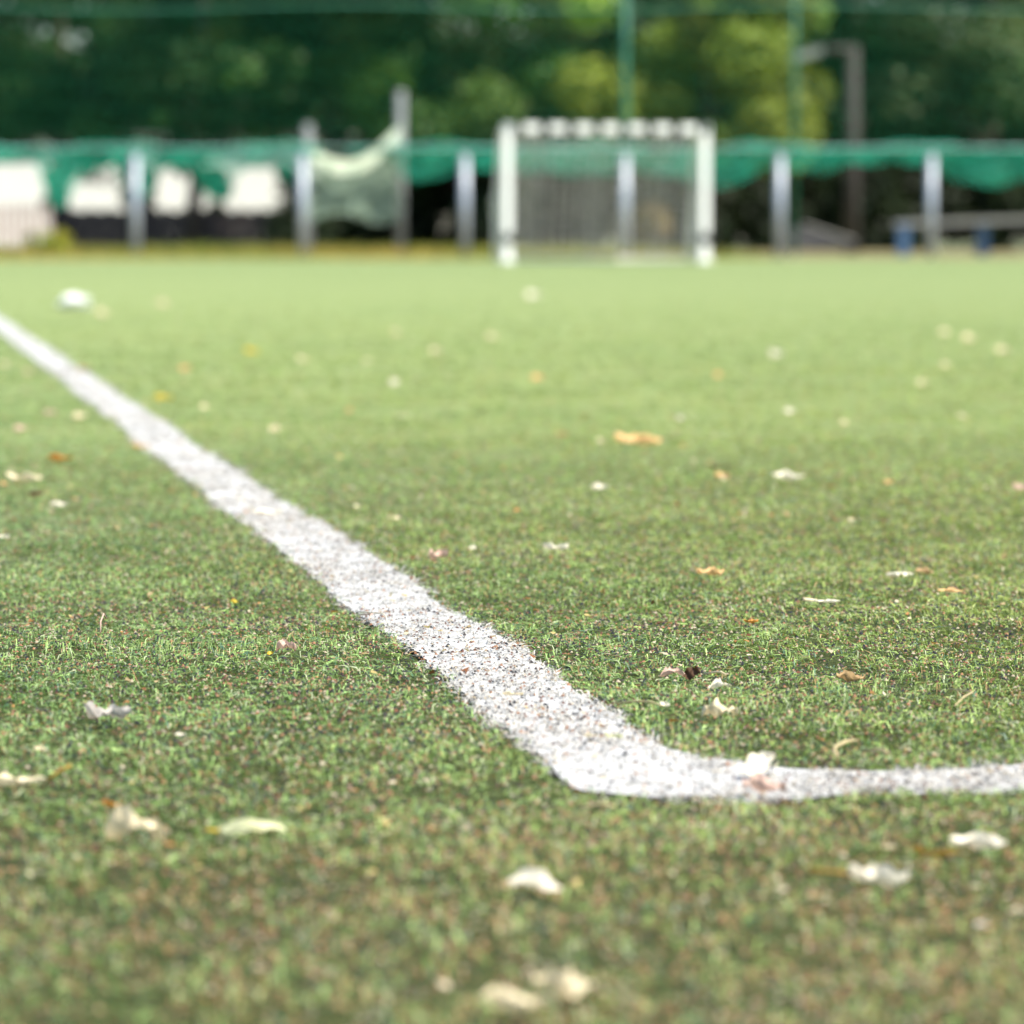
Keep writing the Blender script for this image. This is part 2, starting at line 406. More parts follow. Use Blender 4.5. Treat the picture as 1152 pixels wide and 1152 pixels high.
k = ~inl | (rng.random(len(x)) < np.interp(y, (2.2, 3.4, 4.5), (.80, .56, .25))); x, y, inl = x[k], y[k], inl[k]
n = len(x)
size = (.0008 + .0011 * rng.random(n) ** 2)
V, F = crumbs(x, y, size, rng.uniform(.0008, .0050, n) + inl * .0014)
u = rng.random(n)
pal = np.array([(.016, .017, .022), (.10, .045, .03), (.25, .125, .065), (.32, .27, .19), (.05, .04, .035)])
ci = np.select([u < .36, u < .54, u < .72, u < .87], [0, 1, 2, 3], 4)
_, sw = line_coords(x, y); wn = (sw < -LE - .05) & (rng.random(n) < .30); ci = np.where(wn, rng.choice([1, 2, 2, 3], n), ci);
C = np.repeat(pal[ci] * rng.uniform(.7, 1.3, (n, 1)), 4, 0)
tag(link('rubber_granules', np_mesh('rubber_granules', V, F, C), mat=M['crumb']), 'black and reddish rubber granules strewn between the grass fibres', 'granules', kind='stuff')
# flakes of dry leaf
x, y = scatter(1.0, 9, lambda z: 550 if z < 4 else 550 * (4 / z) ** 1.3, .3); n = len(x)
s = rng.uniform(.0010, .0032, n) * (1 + (y > 4) * .3); a = rng.uniform(0, 6.28, n)
c4 = np.array([(-1, -.5, 0), (1, -.4, 0), (.7, .6, 0), (-.8, .5, 0)])[None] * s[:, None, None] * rng.uniform(.6, 1.2, (n, 4, 1))
tl = rng.normal(0, .35, (n, 4)) * s[:, None]
V = np.stack([c4[:, :, 0] * np.cos(a)[:, None] - c4[:, :, 1] * np.sin(a)[:, None] + x[:, None], c4[:, :, 0] * np.sin(a)[:, None] + c4[:, :, 1] * np.cos(a)[:, None] + y[:, None],
              (gz(x, y) + .0055)[:, None] + tl], -1).reshape(-1, 3)
F = (np.arange(n)[:, None] * 4 + np.arange(4)[None])
pal = np.array([(.40, .20, .07), (.40, .30, .16), (.60, .52, .36), (.22, .09, .04), (.45, .36, .14)])
C = pal[rng.integers(0, 5, n)] * rng.uniform(.7, 1.2, (n, 1))
tag(link('leaf_litter', np_mesh('leaf_litter', V, F, C), mat=M['fibre']), 'tiny orange and tan flakes of dry leaf scattered over the turf', 'litter', kind='stuff')

# ------------------------------------------------------------------ fallen leaves
def leaf_mesh(rs, L, W, curl, cup, lobes, twist, crumple):
    nu, nv = 13, 7
    u = np.linspace(0, 1, nu); v = np.linspace(-1, 1, nv)
    prof = np.sin(np.pi * np.clip(u, .015, .985) ** .85) ** .75
    if lobes:
        prof = prof * (1 + .28 * np.sin(u * lobes * math.pi * 2 + rs.uniform(0, 6)))
    wl = prof * W / 2 * (1 + .12 * rs.normal(size=nu)); wr = prof * W / 2 * (1 + .12 * rs.normal(size=nu))
    th = curl * (u - .5) + .25 * curl * rs.normal() * (u - .5) ** 2
    dl = L / (nu - 1); cx = np.concatenate([[0], np.cumsum(np.cos(th[:-1]) * dl)]); cz = np.concatenate([[0], np.cumsum(np.sin(th[:-1]) * dl)])
    cx -= cx.mean()
    P = np.zeros((nu, nv, 3)); sway = .10 * W * np.sin(u * 4 + rs.uniform(0, 6))
    for j, vv in enumerate(v):
        half = np.where(vv < 0, wl, wr); yy = vv * half
        ca = cup * abs(vv)                                       # side lobes roll up
        P[:, j, 0] = cx; P[:, j, 1] = yy * np.cos(ca) + sway
        P[:, j, 2] = cz + np.abs(yy) * np.sin(ca) + twist * (u - .5) * yy
    P[:, :, 2] += crumple * W * (rs.normal(size=(nu, nv)) * .12 + .25 * np.sin(np.outer(u * 9 + rs.uniform(0, 6), np.ones(nv)) + v[None] * 3))
    V = P.reshape(-1, 3); F = [(i * nv + j, (i + 1) * nv + j, (i + 1) * nv + j + 1, i * nv + j + 1) for i in range(nu - 1) for j in range(nv - 1)]
    return V, F
def rot(yaw, pit, rol):
    return np.array((Matrix.Rotation(yaw, 3, 'Z') @ Matrix.Rotation(pit, 3, 'Y') @ Matrix.Rotation(rol, 3, 'X')))
leaf_no = [0]
def leaf(px, py, wpx, colour, label, yaw=0, ratio=.5, curl=1.0, cup=.7, lobes=0, twist=0, crumple=.4, pit=0, rol=0, stalk=None, group=None, name='fallen_leaf', thick=None, cat='leaf'):
    """py is where the leaf touches the turf in the photograph, wpx its width there"""
    leaf_no[0] += 1; rs = np.random.default_rng(100 + leaf_no[0])
    g = on_ground(px, py, .004); L = 1.1 * wpx * g[1] / FPX / max(.55, abs(math.cos(R(yaw))))
    V, F = leaf_mesh(rs, L, L * ratio, curl, cup, lobes, twist, crumple)
    V = V @ rot(R(yaw), R(pit), R(rol)).T
    V[:, 2] -= np.percentile(V[:, 2], 6)
    g = np.array((g[0], g[1], float(gz(g[0], g[1])) + .0045))
    if stalk is None:
        o = link(name, np_mesh(name, V, F, smooth=True), mat=M['leaf_' + colour]); o.location = tuple(g)
    else:
        o = empty(name, g)
        link('blade', np_mesh('blade', V, F, smooth=True), o, M['leaf_' + colour])
        side, slen, lift, scol = stalk                          # side -1: leaves from the start of the blade
        a = V[3 if side < 0 else -4]; dirv = rot(R(yaw), 0, 0) @ np.array((side, rs.uniform(-.3, .3), 0)); sl = slen * g[1] / FPX
        mb = MB(); mb.tube([a - dirv * sl * .15, a + dirv * sl * .3 + (0, 0, lift * .5 * sl), a + dirv * sl * .7 + (0, 0, lift * .8 * sl), a + dirv * sl + (0, 0, lift * sl)], [.0006 * g[1], .0005 * g[1], .00045 * g[1], .0007 * g[1]], 6)
        mb.build('stalk', M['leaf_' + scol], o, True, origin=np.zeros(3))
    tag(o, label, cat, group)
    return o
NEAR = 'pale leaves lying on the near turf'; MID = 'fallen leaves on the middle of the pitch'; LFT = 'fallen leaves beyond the long white line'
leaf(18, 887, 66, 'cream', 'flat cream leaf with raised ochre stalk, cut off by the photo edge', yaw=8, ratio=.42, curl=.3, cup=.5, crumple=.25, stalk=(1, 26, .75, 'ochre'), group=NEAR)
leaf(121, 815, 50, 'grey', 'grey-white dried leaf curled into three lobes, behind the flat cream leaf', yaw=-10, ratio=.5, curl=.9, cup=.7, lobes=2, crumple=.6, rol=14, group=NEAR)
leaf(126, 908, 24, 'orange', 'small orange-tan leaf scrap just behind the beige ragged leaf', yaw=15, ratio=.45, curl=1.2, crumple=.5, group=NEAR)
leaf(152, 942, 62, 'cream', 'beige ragged two-lobed leaf below the orange scrap', yaw=-22, ratio=.55, curl=-.8, cup=.9, lobes=2, crumple=.8, rol=10, group=NEAR)
leaf(283, 938, 78, 'lime', 'long arched pale green leaf with yellow tip', yaw=-4, ratio=.32, curl=-1.5, cup=-.6, crumple=.25, rol=16, stalk=(-1, 12, .1, 'yellow'), group=NEAR)
leaf(600, 1014, 60, 'white', 'white wedge-shaped leaf lying alone in front of the line corner', yaw=-14, ratio=.55, curl=-.5, cup=.5, crumple=.3, rol=22, group=NEAR)
leaf(580, 1142, 78, 'cream', 'curled cream leaf at the bottom of the photo', yaw=12, ratio=.5, curl=1.3, cup=.9, crumple=.4, rol=15, group=NEAR)
leaf(634, 1124, 66, 'cream', 'crumpled beige leaf touching the curled cream leaf at the bottom', yaw=-12, ratio=.6, curl=.9, cup=.8, lobes=2, crumple=.7, rol=20, group=NEAR)
leaf(988, 995, 66, 'white', 'thick white curled leaf with ochre stalk and dark shadow beneath', yaw=-3, ratio=.5, curl=1.3, cup=1.0, lobes=1.5, crumple=.5, rol=12, stalk=(-1, 44, .12, 'ochre'), group=NEAR)
leaf(1100, 955, 60, 'white', 'white pointed leaf resting beside an ochre strip', yaw=-6, ratio=.48, curl=1.0, cup=.8, crumple=.4, rol=18, group=NEAR)
leaf(1050, 962, 48, 'ochre', 'curled ochre leaf strip touching the white pointed leaf', yaw=-14, ratio=.3, curl=1.1, cup=1.1, crumple=.4, group=NEAR)
leaf(1000, 956, 15, 'cream', 'tiny cream leaf scrap beside the curled ochre strip', yaw=10, ratio=.6, curl=.6, group=NEAR)
leaf(1148, 1026, 26, 'cream', 'small cream leaf at the photo edge below the white pointed leaf', yaw=8, ratio=.5, curl=.8, group=NEAR)
leaf(1104, 1050, 16, 'white', 'small white scrap below the thick curled leaf', yaw=30, ratio=.6, curl=.8, group=NEAR)
leaf(293, 1098, 16, 'cream', 'small pale scrap in the blurred lower turf', yaw=20, ratio=.7, curl=.8, group=NEAR)
leaf(484, 939, 18, 'tan', 'small tan scrap left of the line corner', yaw=-20, ratio=.7, curl=1.0, group=NEAR)
leaf(783, 934, 15, 'cream', 'small pale scrap in front of the line corner', yaw=-12, ratio=.6, curl=.8, group=NEAR)
leaf(853, 862, 40, 'white', 'white leaf standing upright at the corner of the lines', yaw=12, ratio=.62, curl=.5, cup=.5, crumple=.35, rol=58, pit=-18, group='leaves at the corner of the lines')
leaf(860, 885, 46, 'pink', 'beige leaf flat on the end line beneath the upright white leaf', yaw=-12, ratio=.6, curl=.9, cup=.6, lobes=1.5, crumple=.6, rol=10, group='leaves at the corner of the lines')
leaf(810, 803, 38, 'cream', 'ragged cream leaf with brown tip behind the end line', yaw=-6, ratio=.55, curl=-.7, cup=.7, lobes=3, crumple=.8, rol=8, group=MID)
leaf(808, 775, 24, 'white', 'small folded white leaf behind the ragged cream leaf', yaw=18, ratio=.5, curl=-.8, cup=1, crumple=.5, rol=20, group=MID)
leaf(757, 761, 26, 'pink', 'pinkish white leaf beside a dark brown upright leaf', yaw=14, ratio=.5, curl=-.8, cup=.8, crumple=.5, rol=15, group=MID)
leaf(779, 763, 16, 'brown', 'dark brown leaf standing on edge', yaw=-20, ratio=.85, curl=.5, cup=.4, crumple=.5, rol=72, group=MID)
leaf(748, 796, 11, 'white', 'tiny white scrap right of the long line near its corner', yaw=0, ratio=.8, curl=1, rol=30, group=MID)
leaf(957, 759, 32, 'tan', 'tan leaf with a white lifted end, right of the dark brown leaf', yaw=6, ratio=.5, curl=1.0, cup=1.0, lobes=1.5, crumple=.6, group=MID)
leaf(929, 681, 30, 'white', 'slim white leaf with thin stalk', yaw=-3, ratio=.28, curl=.6, cup=.6, crumple=.2, rol=8, stalk=(-1, 9, .15, 'cream'), group=MID)
leaf(1012, 643, 28, 'white', 'slim white leaf with yellow tip beside a tan scrap', yaw=2, ratio=.36, curl=-.5, cup=-.5, crumple=.2, rol=12, group=MID)
leaf(1040, 641, 18, 'tan', 'tan leaf scrap beside the slim yellow-tipped leaf', yaw=10, ratio=.7, curl=.6, rol=16, group=MID)
leaf(1069, 667, 25, 'peach', 'peach and white leaf, nearest the slim yellow-tipped leaf on the right', yaw=-16, ratio=.42, curl=.4, cup=.5, crumple=.3, rol=10, group=MID)
leaf(799, 649, 30, 'peach', 'peach-orange lobed leaf in the middle distance', yaw=8, ratio=.45, curl=.9, cup=.7, lobes=1.5, crumple=.5, rol=8, group=MID)
leaf(845, 699, 16, 'orange', 'small orange scrap below the peach-orange lobed leaf', yaw=20, ratio=.5, curl=.9, group=MID)
leaf(625, 622, 27, 'white', 'white leaf with a raised bump, between the pinkish curl and peach leaf', yaw=0, ratio=.42, curl=.9, cup=.9, crumple=.6, rol=6, group=MID)
leaf(493, 633, 22, 'pink', 'pinkish curled leaf right beside the long white line', yaw=25, ratio=.6, curl=1.6, cup=.9, crumple=.6, rol=25, group=MID)
leaf(532, 620, 8, 'white', 'tiny white dot of a leaf right of the pinkish curl', yaw=0, ratio=.9, curl=1, rol=40, group=MID)
leaf(674, 557, 20, 'white', 'bright white small leaf above the bumped white leaf', yaw=-4, ratio=.5, curl=.9, cup=.7, rol=22, group=MID)
leaf(718, 498, 48, 'peach', 'largest yellow-peach leaf out in the middle of the pitch', yaw=-4, ratio=.5, curl=.6, cup=.4, crumple=.35, rol=12, group=MID)
leaf(632, 487, 13, 'tan', 'small tan leaf left of the largest yellow-peach leaf', yaw=10, ratio=.6, curl=1, rol=10, group=MID)
leaf(675, 497, 9, 'cream', 'faint pale speck touching distance left of the largest peach leaf', yaw=0, ratio=.8, curl=1, rol=20, group=MID)
leaf(887, 543, 33, 'white', 'cream-white leaf with lifted end, right of a tan pair', yaw=4, ratio=.42, curl=1.2, cup=.8, crumple=.5, rol=12, group=MID)
leaf(813, 541, 16, 'peach', 'rounded tan leaf left of the cream-white lifted leaf', yaw=-20, ratio=.7, curl=.9, rol=25, group=MID)
leaf(809, 524, 20, 'brown', 'faint brown leaf just behind the rounded tan leaf', yaw=5, ratio=.4, curl=.6, rol=5, group=MID)
leaf(888, 466, 12, 'white', 'blurred white leaf behind the cream-white lifted leaf', yaw=0, ratio=.8, curl=1, rol=30, group=MID)
leaf(1147, 555, 16, 'pink', 'pinkish white leaf at the photo edge in the middle distance', yaw=0, ratio=.7, curl=1, rol=30, group=MID)
leaf(1000, 548, 10, 'peach', 'small peach speck between the lifted leaf and the photo edge', yaw=0, ratio=.8, curl=1, rol=20, group=MID)
leaf(447, 588, 9, 'cream', 'tiny cream leaf beside the long line above the pinkish curl', yaw=0, ratio=.8, curl=1, rol=30, group=MID)
leaf(444, 433, 12, 'white', 'round bright leaf in the left half of the far turf', yaw=0, ratio=.9, curl=1, rol=35, group=MID)
leaf(309, 485, 12, 'cream', 'round cream leaf between the long line and the round bright leaf', yaw=0, ratio=.9, curl=1, rol=35, group=MID)
leaf(452, 470, 13, 'lime', 'small yellow-green leaf under the round bright leaf', yaw=10, ratio=.6, curl=.6, rol=10, group=MID)
leaf(184, 452, 20, 'yellow', 'yellow leaf close to the far part of the long line', yaw=-25, ratio=.6, curl=.8, rol=15, group=MID)
leaf(27, 543, 38, 'cream', 'white ragged leaf beyond the line, widest of its cluster', yaw=2, ratio=.36, curl=.7, cup=.7, lobes=2, crumple=.5, rol=10, group=LFT)
leaf(66, 567, 19, 'white', 'small white leaf in front of the widest ragged one', yaw=-4, ratio=.45, curl=.5, rol=14, group=LFT)
leaf(41, 560, 11, 'brown', 'small brown scrap beside the small white leaf', yaw=50, ratio=.7, curl=1.2, rol=20, group=LFT)
leaf(67, 520, 26, 'orange', 'orange-brown leaf with a pale edge above the ragged white one', yaw=-14, ratio=.5, curl=1.2, cup=.9, rol=16, group=LFT)
leaf(23, 485, 15, 'pink', 'pinkish leaf left of the yellow-cream one beyond the line', yaw=10, ratio=.7, curl=1, rol=22, group=LFT)
leaf(56, 466, 14, 'pink', 'brownish pink leaf behind the pinkish one beyond the line', yaw=-10, ratio=.6, curl=1, rol=15, group=LFT)
leaf(90, 471, 16, 'cream', 'yellow-cream leaf nearest the far part of the line', yaw=0, ratio=.7, curl=1, rol=20, group=LFT)
leaf(4, 608, 14, 'white', 'white leaf with orange tip cut by the photo edge', yaw=-12, ratio=.5, curl=.8, rol=16, group=LFT)
leaf(5, 551, 9, 'peach', 'tiny peach scrap at the photo edge beside the ragged white leaf', yaw=0, ratio=.8, curl=1, rol=20, group=LFT)
leaf(158, 499, 18, 'peach', 'cream-peach leaf touching the edge of the long line', yaw=-6, ratio=.5, curl=.8, rol=12, group=LFT)
leaf(301, 579, 30, 'white', 'white leaf with ochre edge lying on the long line', yaw=-6, ratio=.4, curl=.5, cup=.5, crumple=.3, rol=8, group='leaves lying on the long line')
leaf(95, 415, 14, 'tan', 'small tan leaf on the far part of the long line', yaw=0, ratio=.6, curl=.8, rol=10, group='leaves lying on the long line')
leaf(690, 830, 20, 'lime', 'yellowish leaf on the long line near its corner', yaw=-10, ratio=.45, curl=.7, rol=8, group='leaves lying on the long line')
leaf(665, 829, 16, 'cream', 'cream scrap left of the yellowish leaf on the long line', yaw=10, ratio=.5, curl=.7, group='leaves lying on the long line')
leaf(577, 783, 22, 'cream', 'flat cream scrap on the sharp middle of the long line', yaw=-5, ratio=.35, curl=.4, group='leaves lying on the long line')
leaf(322, 737, 21, 'pink', 'pale ragged leaf fragment on the sharp turf left of the line', yaw=10, ratio=.6, curl=-1.0, cup=.9, lobes=2, crumple=.9, rol=25, group='scraps on the sharp turf left of the line')
leaf(304, 742, 7, 'yellow', 'tiny bright yellow petal beside the pale ragged fragment', yaw=0, ratio=.8, curl=.9, rol=35, group='scraps on the sharp turf left of the line')
leaf(264, 672, 9, 'yellow', 'tiny olive-yellow petal behind the pale ragged fragment', yaw=0, ratio=.8, curl=.9, rol=25, group='scraps on the sharp turf left of the line')
leaf(203, 832, 12, 'white', 'tiny white scrap right of the curled grey-white leaf', yaw=-10, ratio=.5, curl=.8, rol=20, group='scraps on the sharp turf left of the line')
leaf(45, 848, 13, 'cream', 'tiny cream scrap behind the flat cut-off leaf', yaw=10, ratio=.6, curl=.8, rol=20, group='scraps on the sharp turf left of the line')
# far specks that the photograph does not let one tell apart
FAR = [(490, 397, 12, 'cream', 'pale far leaf speck behind and right of the round bright leaf'), (553, 381, 11, 'cream', 'pale far leaf speck in front of the left goal post'),
       (445, 376, 10, 'cream', 'pale far leaf speck straight behind the round bright leaf'), (600, 335, 15, 'white', 'white leaf speck farthest out, in front of the goal mouth'),
       (283, 399, 13, 'yellow', 'yellowish far leaf speck behind the round cream leaf'), (340, 406, 10, 'cream', 'faint far leaf speck right of the yellowish speck'),
       (413, 408, 8, 'cream', 'faint leaf speck just left of and behind the round bright leaf'), (209, 419, 12, 'peach', 'peach leaf speck behind the yellow leaf near the long line'),
       (230, 461, 9, 'cream', 'faint leaf speck right of the yellow leaf near the long line'), (115, 355, 14, 'cream', 'cream leaf speck beside the white crumpled scrap'),
       (183, 344, 14, 'cream', 'faint leaf speck farther right of the white crumpled scrap'), (873, 401, 15, 'white', 'white far leaf speck straight below the grey post right of the goal'),
       (808, 424, 10, 'peach', 'peach far leaf speck below the right goal post'), (605, 425, 13, 'peach', 'peach-yellow leaf speck below the middle-left of the goal'),
       (393, 463, 8, 'peach', 'small peach speck between the round cream and round bright leaves'), (1128, 396, 13, 'cream', 'cream far leaf speck closest to the right photo edge'),
       (1090, 383, 15, 'cream', 'cream far leaf speck, larger of two below the bench'), (1063, 376, 12, 'cream', 'cream far leaf speck, smaller of two below the bench'),
       (1038, 436, 11, 'cream', 'faint leaf speck below the grey post by the bench'), (765, 473, 9, 'white', 'tiny white speck behind and right of the largest peach leaf'),
       (950, 478, 9, 'cream', 'faint speck right of the blurred white leaf'), (1064, 413, 10, 'cream', 'faint speck between bench specks and the one below the post'),
       (6, 412, 10, 'cream', 'faint speck at the left photo edge beyond the long line'), (32, 422, 10, 'cream', 'faint speck between left photo edge and the long line'),
       (1083, 470, 9, 'cream', 'lowest faint speck on the right part of the far turf')]
for i, (px, py, wp, c, lab) in enumerate(FAR):
    leaf(px, py, wp, c, lab, yaw=(i * 37) % 50 - 25, ratio=.8, curl=1, rol=28, group='faint leaf specks far out on the pitch', cat='leaf')
# straws
def straw(px0, py0, px1, py1, lift, colour, label, r=.0007):
    a = on_ground(px0, py0, .006); bb = on_ground(px1, py1, .006); o = empty('dry_straw', (a + bb) / 2)
    d = bb - a; s = np.array((-d[1], d[0], 0)) * .12
    mb = MB(); mb.tube([a, a + d * .35 + s + (0, 0, lift * .6), a + d * .7 + s * .5 + (0, 0, lift), bb + (0, 0, lift * .7)], [r * .8, r, r, r * .6], 6)
    me = mb.build('stem', M['leaf_' + colour], None, True, origin=np.array(o.location))
    bpy.data.objects.remove(o); me.name = 'dry_straw'
    tag(me, label, 'straw', 'dry straws on the sharp turf')
straw(690, 791, 745, 799, .004, 'straw', 'thin orange straw lying against the long line near its corner')
straw(792, 758, 816, 762, .003, 'cream', 'pale straw beside the dark brown upright leaf', .0009)
straw(941, 850, 964, 838, .004, 'straw', 'pale slanting straw behind the end line', .0012)
straw(972, 845, 1000, 852, .003, 'straw', 'pale flat straw behind the end line, right of the slanting one', .0012)
straw(1068, 775, 1074, 800, .005, 'straw', 'fine curved straw far along the end line')
straw(113, 712, 120, 710, .014, 'pink', 'short upright straw on the turf left of the line')
straw(402, 688, 436, 703, .003, 'white', 'white fibre sticking out of the long line')
straw(650, 909, 692, 912, .003, 'straw', 'flat pale straw in front of the line corner', .0012)
straw(402, 692, 415, 703, .006, 'pink', 'short pale straw at the left edge of the long line')
# crumpled white scrap
g = on_ground(85, 346, 0); Z = g[1]; mb = MB()
nu, nv = 14, 9; Vv = []
rs = np.random.default_rng(5); bx = 34 * Z / FPX / 2
for j in range(nv):
    ph = math.pi * j / (nv - 1)
    for i in range(nu):
        a = 2 * math.pi * i / nu; q = 1 + .22 * rs.normal()
        sup = lambda c: math.copysign(abs(c) ** .7, c)
        Vv.append((g[0] + bx * q * sup(math.sin(ph)) * sup(math.cos(a)), g[1] + bx * .6 * q * math.sin(ph) * math.sin(a), .028 + .030 * (1 + .2 * rs.normal()) * sup(math.cos(ph)) + .008 * math.cos(a + 2)))
mb.raw(Vv, [(j * nu + i, (j + 1) * nu + i, (j + 1) * nu + (i + 1) % nu, j * nu + (i + 1) % nu) for j in range(nv - 1) for i in range(nu)])
tag(mb.build('crumpled_paper', M['paper'], None, origin=np.array((g[0], g[1], 0))), 'bright white crumpled scrap on the turf beyond the far end of the line', 'paper')

# ------------------------------------------------------------------ goal
GL = on_ground(571, 295); GL[2] = 0
GS = 3.08                                             # between post centres
def goal():
    o = empty('goal', GL + EX * GS / 2)
    gy = EY; H = 2.04; r = .06
    def P(a, d, z): return GL + EX * a + gy * d + np.array((0, 0, z))
    for a in (0, GS):
        mb = MB(); mb.box(P(a, 0, (H - r) / 2), EX * r, gy * r, np.array((0, 0, (H - r) / 2))); p = mb.build('post', M['white_paint'], o)
        mb = MB(); mb.box(P(a, 0, .36), EX * (r + .002), gy * (r + .002), np.array((0, 0, .075))); mb.build('dark_band', M['dark_paint'], p, origin=np.array(o.location))
        mb = MB(); mb.box(P(a, 0, .03), EX * (r + .035), gy * (r + .035), np.array((0, 0, .03))); mb.build('foot', M['white_paint'], p, origin=np.array(o.location))
        mb = MB(); mb.box(P(a, .004, H), EX * (r + .004), gy * (r + .004), np.array((0, 0, r + .004))); mb.build('corner_bracket', M['goal_grey'], o)
    mb = MB(); mb.box(P(GS / 2, 0, H), EX * (GS / 2 - r - .006), gy * r, np.array((0, 0, r))); cb = mb.build('crossbar', M['white_paint'], o)
    s0 = (598 - 571) / (799 - 571) * GS; dp = 30.2 / 228 * GS
    for i in range(8):
        a = s0 + (i - .5) * dp
        mb = MB(); mb.box(P(a, 0, H), EX * dp * .20, gy * (r + .002), np.array((0, 0, r + .002))); mb.build('stripe', M['dark_paint'], cb, origin=np.array(o.location))
    dt, db = .75, 1.15
    for a in (0, GS):
        mb = MB(); mb.tube([P(a, r, H), P(a, dt * .7, H - .01), P(a, dt, H - .12), P(a, db, .35), P(a, db, .03)], .02, 8); mb.build('rear_stay', M['goal_grey'], o, True)
        mb = MB(); mb.tube([P(a, r, .03), P(a, db, .03)], .022, 8); mb.build('ground_bar', M['goal_grey'], o, True)
    mb = MB(); mb.tube([P(0, db, .03), P(GS, db, .03)], .022, 8); mb.build('ground_bar', M['goal_grey'], o, True)
    # net: back, roof and sides of square cord mesh
    mb = MB(); c = .0062; st = .125
    def back(z):                                     # depth of the back net at height z
        return db + (dt - db) * max(0, (z - .35) / (H - .47)) if z < H - .12 else dt
    zs = np.arange(.06, H, st); al = np.arange(0, GS + .01, st)
    def sag(a, z): return .10 * math.sin(math.pi * a / GS) * math.sin(math.pi * z / H)
    for a in al + .075 * np.sin(al * 6.1):
        mb.tube([P(a, back(z) + sag(a, z), z) for z in list(zs) + [H - .02]] + [P(a, dt * .5, H), P(a, r, H)], c, 3, False)
    for z in zs:
        mb.tube([P(a, back(z) + sag(a, z), z) for a in np.linspace(0, GS, 9)], c, 3, False)
    for a0, sg in ((0, -1), (GS, 1)):
        for z in zs: mb.tube([P(a0, r, z), P(a0 + sg * .05, back(z) / 2, z), P(a0, back(z), z)], c, 3, False)
        for d in np.arange(.1, db, st): mb.tube([P(a0, d, .04), P(a0 + sg * .05, d, H * .5), P(a0, d, H if d < dt else max(.35, H - (d - dt) / (db - dt) * H))], c, 3, False)
    for d in np.arange(.1, dt, st): mb.tube([P(0, d, H - .01), P(GS / 2, d, H - .05), P(GS, d, H - .01)], c, 3, False)
    nn = mb.build('net', M['cord'], o)
    tag(o, 'white handball goal with dark-striped crossbar and sagging grey net', 'goal')
goal()

# ------------------------------------------------------------------ fence posts, nets and poles
fo = empty('post_fence', EY * FENCE)
FP = [(-215, 292), (-33, 292), (153, 292), (341, 292), (523, 291), (703, 290), (877, 290), (1047, 289), (1212, 289), (1375, 289)]
def gpos(px):
    p = at_fence(px, 300); p[2] = -.01; return p
tops = {}
for px, _ in FP:
    b0 = gpos(px); tp = at_fence(px, 176); t1 = np.array((b0[0], b0[1], tp[2]))
    mb = MB(); mb.tube([b0, t1], .085, 14); p = mb.build('post', M['galv'], fo, True)
    mb = MB(); mb.tube([t1, t1 + (0, 0, .03), t1 + (0, 0, .05)], [.088, .075, .02], 14); mb.build('cap', M['galv'], p, True, origin=np.array(fo.location))
tag(fo, 'row of grey steel posts with a wire behind the goal', 'fence')
mb = MB(); tw = [at_fence(px, 166) for px in range(-260, 1420, 60)]; mb.tube(tw, .012, 6); mb.build('top_wire', M['galv'], fo, True)
# bunched lower edge of the netting, hanging over the wire in swags
prof = [(-260, 200), (-60, 205), (0, 182), (45, 183), (62, 232), (78, 230), (92, 190), (130, 186), (146, 228), (166, 222), (182, 188), (212, 186), (232, 226), (256, 220), (270, 190), (312, 186), (330, 214), (338, 190), (346, 169), (400, 168), (446, 169), (450, 190),
        (462, 206), (500, 194), (530, 186), (560, 190), (600, 192), (660, 196), (705, 190), (760, 198), (812, 212), (832, 202), (860, 186), (890, 188), (922, 194), (955, 184), (1000, 181), (1040, 183), (1062, 196), (1105, 210), (1152, 202), (1200, 186), (1300, 204), (1420, 190)]
ppx = [p[0] for p in prof]; ppy = [p[1] for p in prof]
ro = empty('draped_netting', EY * (FENCE - .2))
mb = MB(); nrow = 9
cols = []
for px in np.arange(-250, 1410, 3.5):
    yb = np.interp(px, ppx, ppy) + 2 * math.sin(px * .13); yt = 165 + 3.5 * math.sin(px * .0349) + 1.5 * math.sin(px * .11)
    col = []
    for k in range(nrow):
        q = k / (nrow - 1)
        p = at_fence(px + 3 * math.sin(k * 1.9 + px * .05), yt + (yb - yt) * q, .2 - .10 * math.sin(px * .09 + q * 2.2) * (.3 + q) + .05 * random.random())
        col.append(p)
    cols.append(col)
for c in cols: mb.tube(c, .0115, 3, False)
for k in range(nrow):
    mb.tube([c[k] for c in cols[::4]], .011 if k not in (0, nrow - 1) else .02, 3, False)
for k in range(0, nrow - 3, 2):                             # diagonal strands where the net is folded double
    mb.tube([cols[i][(k + i // 3) % nrow] + np.array((0, -.03, 0)) for i in range(0, len(cols), 3)], .010, 3, False)
nn = mb.build('netting', M['teal_net'], ro); nn['kind'] = 'stuff'
tag(ro, 'bunched teal-green netting draped in swags along the fence posts', 'netting')
